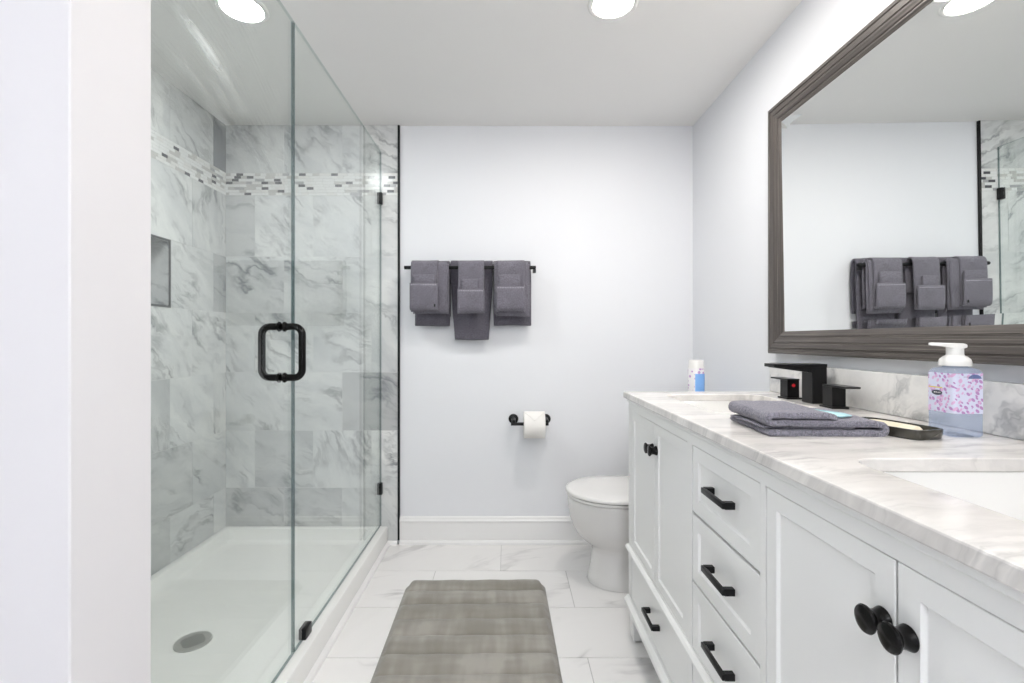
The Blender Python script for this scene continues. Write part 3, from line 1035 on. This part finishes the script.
for i, (a, bb, zf, zp, zw, wa, wb_) in enumerate(pk):
    o = hung('pocket_towel', 'grey towel folded with a front pocket, %s of three on the front bar' % ('leftmost', 'middle', 'rightmost')[i],
             'towel', 'pocket folded towels on the front bar', a, bb, BARY, 1.478, 0.0255, zf, zf + 0.09, 0.009, M['towel'], 30 + i, out=0.004, wob=0.001)
    yf = BARY - 0.0255 - 0.004
    # the pocket: fold at the bottom, free upper hem, slack enough to hold the washcloth
    path = [(yf - 0.004, zf + 0.004), (yf - 0.011, zf - 0.001), (yf - 0.018, zf + 0.006), (yf - 0.022, zf + 0.03), (yf - 0.023, zf + 0.06), (yf - 0.0225, zp - 0.03), (yf - 0.021, zp)]
    pc = ribbon(path, 0.009, a - 0.002, bb + 0.003, PL, 14, None, 0.0012, 40 + i).build('pocket', M['towel'], o, angle=60)
    hm = MB()
    for q in range(11):
        xx = a + 0.008 + (bb - a - 0.016) * q / 10
        hm.tube([(xx - 0.004, yf - 0.0262, zp - 0.006), (xx + 0.004, yf - 0.0262, zp - 0.006)], 0.0016, 6)
    hm.build('hem_stitching', M['hem'], pc)
    if i == 0:
        MB().box(bb - 0.016, bb - 0.008, yf - 0.0285, yf - 0.0265, zf + 0.012, zf + 0.026).build('care_tag', M['dark'], pc, smooth=False)
    w_ = thing('washcloth', 'small grey washcloth tucked in the pocket of the %s towel set' % SIDE[i], 'washcloth', ((wa + wb_) / 2, yf - 0.010, zw), group='washcloths in the towel pockets')
    path = [(yf - 0.0072, zf + 0.035), (yf - 0.0072, zw - 0.03), (yf - 0.0075, zw - 0.006), (yf - 0.0105, zw), (yf - 0.0135, zw - 0.006), (yf - 0.0138, zw - 0.03), (yf - 0.0138, zf + 0.035)]
    ribbon(path, 0.0052, wa, wb_, PL, 10, None, 0.0006, 50 + i).build('cloth', M['towel'], w_, angle=60)

# ------------------------------------------------------------------ toilet paper holder and roll
tp = thing('toilet_paper_holder', 'black wall-mounted toilet paper holder on the back wall', 'toilet paper holder', (0.118, D, 0.652))
TY, TZ = 2.448, 0.648
for px in (0.034, 0.205):
    m = MB().lathe([(0.026, 0.0005), (0.026, 0.006), (0.022, 0.010), (0.0125, 0.012), (0.0105, 0.02), (0.0105, 0.085), (0.008, 0.092), (0.001, 0.093)], (px, D, TZ + 0.012), '-y', 24)
    m.build('post', M['black'], tp)
MB().tube([(0.020, TY - 0.006, TZ), (0.118, TY - 0.006, TZ), (0.212, TY - 0.006, TZ)], 0.0085, 14).build('roller_bar', M['black'], tp)
ro = thing('toilet_paper_roll', 'white toilet paper roll with folded pointed end on its holder', 'toilet paper', (0.1385, TY - 0.006, TZ))
RX0, RX1, RR = 0.085, 0.192, 0.068
MB().lathe([(0.020, RX0), (RR - 0.003, RX0), (RR, RX0 + 0.002), (RR, RX1 - 0.002), (RR - 0.003, RX1), (0.020, RX1), (0.020, RX0)], (0, TY - 0.006, TZ - 0.004), 'x', 48, caps=False).build('paper', M['paper'], ro)
loops = []
for k in range(15):
    f = k / 14
    ang = math.radians(100 - 65 * -0 - 95 * f * 0) if False else math.radians(95 + 60 * f)
    hw = 0.0525 * (1 - max(0, (f - 0.25) / 0.75) ** 1.0) + 0.0015
    row = []
    for s in range(9):
        xx = 0.1385 + hw * (s - 4) / 4
        row.append((xx, TY - 0.006 + (RR + 0.0018) * math.cos(ang), TZ - 0.004 + (RR + 0.0018) * math.sin(ang)))
    loops.append(row)
m = MB()
m.loft(loops, False, False, closed=False)
sh = m.build('folded_end', M['paper'], ro)
sd = sh.modifiers.new('solid', 'SOLIDIFY'); sd.thickness = 0.0014

# ------------------------------------------------------------------ toilet (faces -x)
TLY = 2.150
to = thing('toilet', 'white ceramic toilet with closed lid beyond the vanity', 'toilet', (0.62, TLY, 0))


def egg(front, back, hw, z, cx=0.50, n=48, pw=2.0, bw=2.6):
    pts = []
    for i in range(n):
        a = 2 * PI * i / n
        c, s = math.cos(a), math.sin(a)
        p = pw if c < 0 else bw
        ex = abs(c) ** (2 / p)
        ey = abs(s) ** (2 / p)
        x = cx + (ex * (back - cx) if c >= 0 else -ex * (cx - front))
        pts.append((x, TLY + math.copysign(ey, s) * hw, z))
    return pts


B = [(0.363, 0.93, 0.118, 0.0), (0.360, 0.93, 0.120, 0.006), (0.367, 0.93, 0.114, 0.03), (0.376, 0.93, 0.108, 0.08), (0.382, 0.92, 0.102, 0.135), (0.380, 0.91, 0.104, 0.158), (0.363, 0.91, 0.112, 0.172), (0.338, 0.90, 0.127, 0.19),
     (0.312, 0.88, 0.148, 0.217), (0.293, 0.86, 0.164, 0.25), (0.281, 0.84, 0.176, 0.295), (0.275, 0.83, 0.182, 0.335), (0.273, 0.82, 0.185, 0.365), (0.274, 0.82, 0.185, 0.374), (0.279, 0.82, 0.181, 0.379)]
MB().loft([egg(f, bk, h_, z, 0.52) for f, bk, h_, z in B]).build('bowl', M['toilet'], to, angle=50)
SEAT = [(0.274, 0.79, 0.184, 0.3825), (0.269, 0.79, 0.188, 0.385), (0.268, 0.79, 0.189, 0.392), (0.271, 0.79, 0.187, 0.3955)]
MB().loft([egg(f, bk, h_, z, 0.48) for f, bk, h_, z in SEAT]).build('seat', M['toilet'], to, angle=50)
LID = [(0.272, 0.80, 0.186, 0.398), (0.265, 0.80, 0.191, 0.400), (0.264, 0.80, 0.192, 0.408), (0.268, 0.80, 0.189, 0.413), (0.282, 0.79, 0.178, 0.4165), (0.36, 0.74, 0.11, 0.420), (0.46, 0.56, 0.03, 0.421)]
MB().loft([egg(f, bk, h_, z, 0.48) for f, bk, h_, z in LID]).build('lid', M['toilet'], to, angle=50)
MB().loft([rrect(0.885, TLY, 0.088, 0.195, 0.03, 0.379, 6), rrect(0.883, TLY, 0.094, 0.21, 0.03, 0.55, 6), rrect(0.882, TLY, 0.098, 0.218, 0.03, 0.735, 6)]).build('tank', M['toilet'], to, angle=50)
MB().loft([rrect(0.882, TLY, 0.100, 0.222, 0.03, 0.736, 6), rrect(0.881, TLY, 0.103, 0.226, 0.03, 0.742, 6), rrect(0.881, TLY, 0.103, 0.226, 0.03, 0.760, 6), rrect(0.881, TLY, 0.097, 0.220, 0.03, 0.768, 6)]).build('tank_lid', M['toilet'], to, angle=50)
MB().tube([(0.786, TLY - 0.15, 0.67), (0.770, TLY - 0.15, 0.67), (0.768, TLY - 0.11, 0.668), (0.768, TLY - 0.07, 0.665)], 0.006, 10).build('flush_lever', M['steel'], to)

# air freshener can on the tank lid
def can_mat():
    t = NT('printed_can_label')
    co = t.n('SeparateXYZ', ins={0: t.n('TexCoord').outputs['Object']})
    v = t.obj()
    vor = t.n('TexVoronoi', ins={'Vector': v, 'Scale': 55.0}).outputs['Distance']
    fl_ = t.math('LESS_THAN', vor, 0.36)
    wht = (0.85, 0.83, 0.85)
    flow = t.mix(fl_, wht, (0.55, 0.35, 0.62))
    # blue panel wraps the front right of the can, flowers on the left
    right = t.math('GREATER_THAN', co.outputs[0], -0.017)
    low = t.math('LESS_THAN', co.outputs[2], 0.158)
    c = t.mix(t.math('MULTIPLY', low, right), flow, (0.22, 0.45, 0.86))
    band = t.math('COMPARE', co.outputs[2], 0.178)
    return t.done(c, 0.25)
M['can'] = can_mat()
ACX, ACY, ACZ = 0.851, 2.15, 0.769
ca = thing('air_freshener_can', 'white and blue spray can standing on the toilet tank', 'spray can', (ACX, ACY, ACZ))
MB().lathe([(0.030, 0.0), (0.034, 0.003), (0.0355, 0.008), (0.0355, 0.178), (0.034, 0.182)], (ACX, ACY, ACZ), n=36).build('can_body', M['can'], ca)
MB().lathe([(0.0345, 0.182), (0.0345, 0.186), (0.033, 0.192), (0.0325, 0.214), (0.030, 0.2185), (0.001, 0.220)], (ACX, ACY, ACZ), n=36).build('cap', M['white_plastic'], ca)

# ------------------------------------------------------------------ bath mat
bmx = thing('bath_mat', 'grey taupe plush bath mat with ribbed stripes on the tile floor', 'bath mat', (-0.130, 1.68, 0.0), rotz=math.radians(0.9))
W2, L2, CR = 0.302, 0.44, 0.055
nu, nv = 44, 300
rm = random.Random(2)
V, F = [], []
for j in range(nv + 1):
    v = -L2 + 2 * L2 * j / nv
    f_ = min(1.0, (L2 - abs(v)) / CR)
    if f_ < 1:
        v = math.copysign(L2 - CR * f_ * f_, v)
    d = L2 - abs(v)
    inset = 0.0
    if d < CR:
        inset = CR - math.sqrt(max(0, CR * CR - (CR - d) ** 2))
    hw = W2 - inset
    for i in range(nu + 1):
        s = -1 + 2 * i / nu
        s = math.copysign(abs(s) ** 0.8, s)
        u = hw * s
        e = min(W2 - abs(u) if abs(v) < L2 - CR else hw - abs(u), d)
        rim = min(1.0, max(0.0, e / 0.010))
        puff = abs(math.sin(PI * (v - 0.348) / 0.1015)) ** 0.5
        ins = min(1.0, max(0.0, (e - 0.012) / 0.012))
        h = 0.0075 * math.sqrt(max(0, 1 - (1 - rim) ** 2)) + 0.019 * puff * math.sqrt(ins) if e > 0 else 0.0
        h += 0.0012 * math.sin(u * 40 + v * 13) * ins
        V.append((u, v, max(0.001, h + 0.001)))
n = nu + 1
for j in range(nv):
    for i in range(nu):
        a = j * n + i
        F.append((a, a + 1, a + n + 1, a + n))
b0 = len(V)
bd = [i for i in range(n)] + [j * n + nu for j in range(1, nv + 1)] + [nv * n + i for i in range(nu - 1, -1, -1)] + [j * n for j in range(nv - 1, 0, -1)]
V += [(V[i][0], V[i][1], 0.0005) for i in bd]
for q in range(len(bd)):
    q2 = (q + 1) % len(bd)
    F.append((bd[q2], bd[q], b0 + q, b0 + q2))
me = bpy.data.meshes.new('pad')
me.from_pydata(V, [], F)
link('pad', me, M['mat'], bmx, angle=70, local=True)

# ------------------------------------------------------------------ things on the worktop
# folded towel
ft = thing('folded_towel', 'grey terry hand towel folded flat on the marble worktop', 'towel', (0.628, 1.03, CT), rotz=math.radians(-2))
def arc(cx, cz, r, a0, a1, n=7):
    return [(cx + r * math.cos(a0 + (a1 - a0) * k / n), cz + r * math.sin(a0 + (a1 - a0) * k / n)) for k in range(n + 1)]
def line(x0, x1, z0, z1, n=10):
    return [(x0 + (x1 - x0) * k / n, z0 + (z1 - z0) * k / n + 0.0006 * math.sin(k * 1.7)) for k in range(n + 1)]
T1 = 0.0125
path = line(-0.108, 0.108, 0.0068, 0.0066, 14) + arc(0.110, 0.0150, 0.0084, -PI / 2, PI / 2)[1:] + line(0.104, -0.100, 0.0236, 0.0262, 14)[1:] + arc(-0.103, 0.0335, 0.0073, 1.5 * PI, PI / 2)[1:] + line(-0.096, 0.012, 0.0412, 0.0395, 8)[1:] + [(0.020, 0.0375), (0.024, 0.035)]
m = ribbon(path, T1, -0.10, 0.075, lambda a, b, w: (a, w, b), 18, lambda w, a, b: w + 0.014 * math.sin((a + 0.1) * 9) * (0.3 + b * 12), 0.0020, 71)
m.build('cloth', M['towel_light'], ft, angle=60, local=True)
# inner leaves seen at the open left end
m = ribbon(line(-0.114, 0.06, 0.0155, 0.0158, 10), 0.0045, -0.085, 0.068, lambda a, b, w: (a, w, b), 12, None, 0.0008, 72)
m.build('inner_fold', M['towel_light'], ft, angle=60, local=True)
pkt = thing('soap_packet', 'pale cyan flat packet lying on the folded grey towel', 'packet', (0.672, 1.035, CT + 0.0305), rotz=math.radians(24))
M['cyan'] = NT('pale_cyan_wrapper').done((0.50, 0.78, 0.85), 0.25, spec=0.6)
MB().loft([rrect(0, 0, 0.018, 0.060, 0.003, 0.0005, 3), rrect(0, 0, 0.019, 0.061, 0.003, 0.0025, 3), rrect(0, 0, 0.013, 0.052, 0.006, 0.0065, 3), rrect(0, 0, 0.006, 0.04, 0.004, 0.0075, 3)]).build('wrapper', M['cyan'], pkt, local=True, angle=50)

# soap tray
M['tray'] = NT('dark_smoky_glass').done((0.045, 0.042, 0.033), 0.12, spec=0.6)
M['tray_side'] = M['tray']
st = thing('soap_tray', 'dark glossy oblong soap tray between folded towel and soap bottle', 'soap tray', (0.784, 0.977, CT), rotz=math.radians(14))
def oval(hx, hy, z, p=3.0, n=48):
    out = []
    for i in range(n):
        a = 2 * PI * i / n
        c, s = math.cos(a), math.sin(a)
        out.append((math.copysign(abs(c) ** (2 / p), c) * hx, math.copysign(abs(s) ** (2 / p), s) * hy, z))
    return out
MB().loft([oval(0.038, 0.076, 0.0, 5), oval(0.0395, 0.078, 0.002, 5), oval(0.041, 0.080, 0.0180, 5), oval(0.0405, 0.0795, 0.0195, 5), oval(0.037, 0.076, 0.0195, 5), oval(0.035, 0.073, 0.007, 5), oval(0.02, 0.05, 0.0055, 4)]).build('dish', M['tray'], st, local=True, angle=40)
sb = thing('soap_bar', 'cream coloured soap bar lying in the dark tray', 'soap', (0.784, 0.977, CT + 0.0065), rotz=math.radians(14))
M['soap'] = NT('cream_soap').done((0.76, 0.69, 0.53), 0.45)
MB().loft([oval(0.018, 0.044, 0.0), oval(0.024, 0.052, 0.003), oval(0.0255, 0.054, 0.008), oval(0.022, 0.050, 0.0125), oval(0.014, 0.040, 0.014)]).build('bar', M['soap'], sb, local=True, angle=60)

# foaming soap bottle
BXC, BYC, BH = 0.895, 0.955, 0.030
bo = thing('soap_bottle', 'square clear soap bottle with pink leaf label and white pump', 'soap dispenser', (BXC, BYC, CT))
def liquid_mat():
    t = NT('pale_blue_soap_bottle')
    tr = t.n('BsdfTransparent', ins={0: (0.80, 0.86, 0.96, 1)}).outputs[0]
    pr = t.n('BsdfPrincipled', ins={'Base Color': (0.72, 0.77, 0.90, 1), 'Roughness': 0.1, 'Specular IOR Level': 0.6}).outputs[0]
    return t.surf(t.n('MixShader', ins={0: 0.25, 1: tr, 2: pr}).outputs[0])
M['liquid'] = liquid_mat()
def label_mat():
    t = NT('pink_leaf_label')
    def layer(rot, sc, off):
        v = t.obj(rot=rot, loc=off)
        st_ = t.n('Mapping', ins={0: v, 'Scale': (sc, sc, sc * 0.42)}).outputs[0]
        vo = t.n('TexVoronoi', ins={'Vector': st_, 'Scale': 1.0, 'Randomness': 0.75})
        return t.math('LESS_THAN', vo.outputs['Distance'], 0.36)
    a = layer((0.7, 0.7, 0), 125, (0, 0, 0))
    b = layer((-0.6, -0.6, 0), 135, (0.03, 0.01, 0.02))
    c = t.mix(a, (0.70, 0.72, 0.88), (0.50, 0.26, 0.56))
    c = t.mix(b, c, (0.72, 0.45, 0.70))
    return t.done(c, 0.3)
M['leaf'] = label_mat()
z0, z1 = CT, 1.021
MB().loft([rrect(BXC, BYC, BH - 0.003, BH - 0.003, 0.007, z0, 5), rrect(BXC, BYC, BH, BH, 0.007, z0 + 0.003, 5), rrect(BXC, BYC, BH, BH, 0.007, z1 - 0.008, 5), rrect(BXC, BYC, BH - 0.004, BH - 0.004, 0.007, z1 - 0.001, 5), rrect(BXC, BYC, 0.02, 0.02, 0.0199, z1 + 0.002, 5), rrect(BXC, BYC, 0.018, 0.018, 0.0179, z1 + 0.006, 5)]).build('bottle_body', M['liquid'], bo, angle=40)
lb = MB()
q = BH + 0.0004
lz0, lz1 = 0.934, 1.012
pts = [(BXC + BH - 0.004, BYC - q), (BXC - BH + 0.007, BYC - q)]
for k in range(6):
    a = 1.5 * PI - PI / 2 * k / 5
    pts.append((BXC - BH + 0.007 + 0.0074 * math.cos(a), BYC - BH + 0.007 + 0.0074 * math.sin(a)))
pts.append((BXC - q, BYC + BH - 0.004))
lb.loft([[(x, yy, lz0) for x, yy in pts], [(x, yy, lz1) for x, yy in pts]], False, False, closed=False)
lb_o = lb.build('label', M['leaf'], bo, angle=60)
M['badge'] = NT('dark_badge').done((0.05, 0.06, 0.09), 0.3)
M['badge_blue'] = NT('slate_blue_badge').done((0.14, 0.18, 0.38), 0.3)
M['yellow'] = NT('yellow_print').done((0.75, 0.62, 0.10), 0.4)
M['print_grey'] = NT('grey_print').done((0.35, 0.37, 0.48), 0.4)
def disc_x(yc, zc, ry, rz, x, a0=0, a1=2 * PI, n=24):
    return [(x, yc + ry * math.cos(a0 + (a1 - a0) * k / n), zc + rz * math.sin(a0 + (a1 - a0) * k / n)) for k in range(n + (0 if a1 - a0 > 6.2 else 1))]
xx = BXC - q - 0.0004
m = MB(); m.quad(disc_x(BYC + 0.006, 0.972, 0.012, 0.0052, xx)); m.build('oval_badge', M['badge'], lb_o, smooth=False)
m = MB()
for k, (w0, hh) in enumerate(((0.0035, 0.0022), (0.0025, 0.0026), (0.003, 0.0020), (0.0022, 0.0026))):
    yy = BYC + 0.0125 - k * 0.0042
    m.quad([(xx - 0.0003, yy, 0.9712), (xx - 0.0003, yy - w0 * 0.8, 0.9712), (xx - 0.0003, yy - w0 * 0.8, 0.9712 + hh), (xx - 0.0003, yy, 0.9712 + hh)])
m.build('badge_lettering', M['white_plastic'], lb_o, smooth=False)
m = MB(); m.quad([(xx, BYC + 0.024, 0.9815), (xx, BYC - 0.006, 0.9815), (xx, BYC - 0.006, 0.9835), (xx, BYC + 0.024, 0.9835)]); m.build('yellow_line', M['yellow'], lb_o, smooth=False)
yq = BYC - q - 0.0004
m = MB(); m.quad([(BXC + 0.010 + 0.013 * math.cos(PI * k / 16), yq, 1.002 + 0.008 * math.sin(PI * k / 16)) for k in range(17)]); m.build('half_round_badge', M['badge_blue'], lb_o, smooth=False)
m = MB()
for k in range(9):
    m.quad([(BXC - 0.012 + k * 0.0032, yq, 1.0045), (BXC - 0.0098 + k * 0.0032, yq, 1.0045), (BXC - 0.0098 + k * 0.0032, yq, 1.0060), (BXC - 0.012 + k * 0.0032, yq, 1.0060)]) if k < 6 else None
m.build('small_print', M['print_grey'], lb_o, smooth=False)
MB().lathe([(0.0245, 0.0), (0.0255, 0.001), (0.0255, 0.007), (0.024, 0.013), (0.019, 0.0185), (0.0150, 0.0205), (0.0138, 0.023), (0.0138, 0.040), (0.001, 0.0402)], (BXC, BYC, z1 + 0.0045), n=28).build('pump_collar', M['white_plastic'], bo)
dv = Vector((-0.72, 0.35, 0)).normalized()
hc = Vector((BXC, BYC, z1 + 0.0425))
pump = MB()
loops = []
for (dist, wd, zl, zh) in ((-0.016, 0.009, -0.001, 0.005), (-0.010, 0.0135, -0.003, 0.0068), (0.006, 0.0135, -0.003, 0.0075), (0.018, 0.0085, 0.0005, 0.0078), (0.036, 0.0065, 0.0025, 0.0085), (0.040, 0.005, 0.0030, 0.008)):
    sd_ = Vector((-dv.y, dv.x, 0))
    c = hc + dv * dist
    loops.append([tuple(c + sd_ * s * wd + Vector((0, 0, z))) for s, z in ((-1, zl), (1, zl), (1, zh - 0.0015), (0.7, zh), (-0.7, zh), (-1, zh - 0.0015))])
pump.loft(loops).build('pump_head', M['white_plastic'], bo, angle=50)
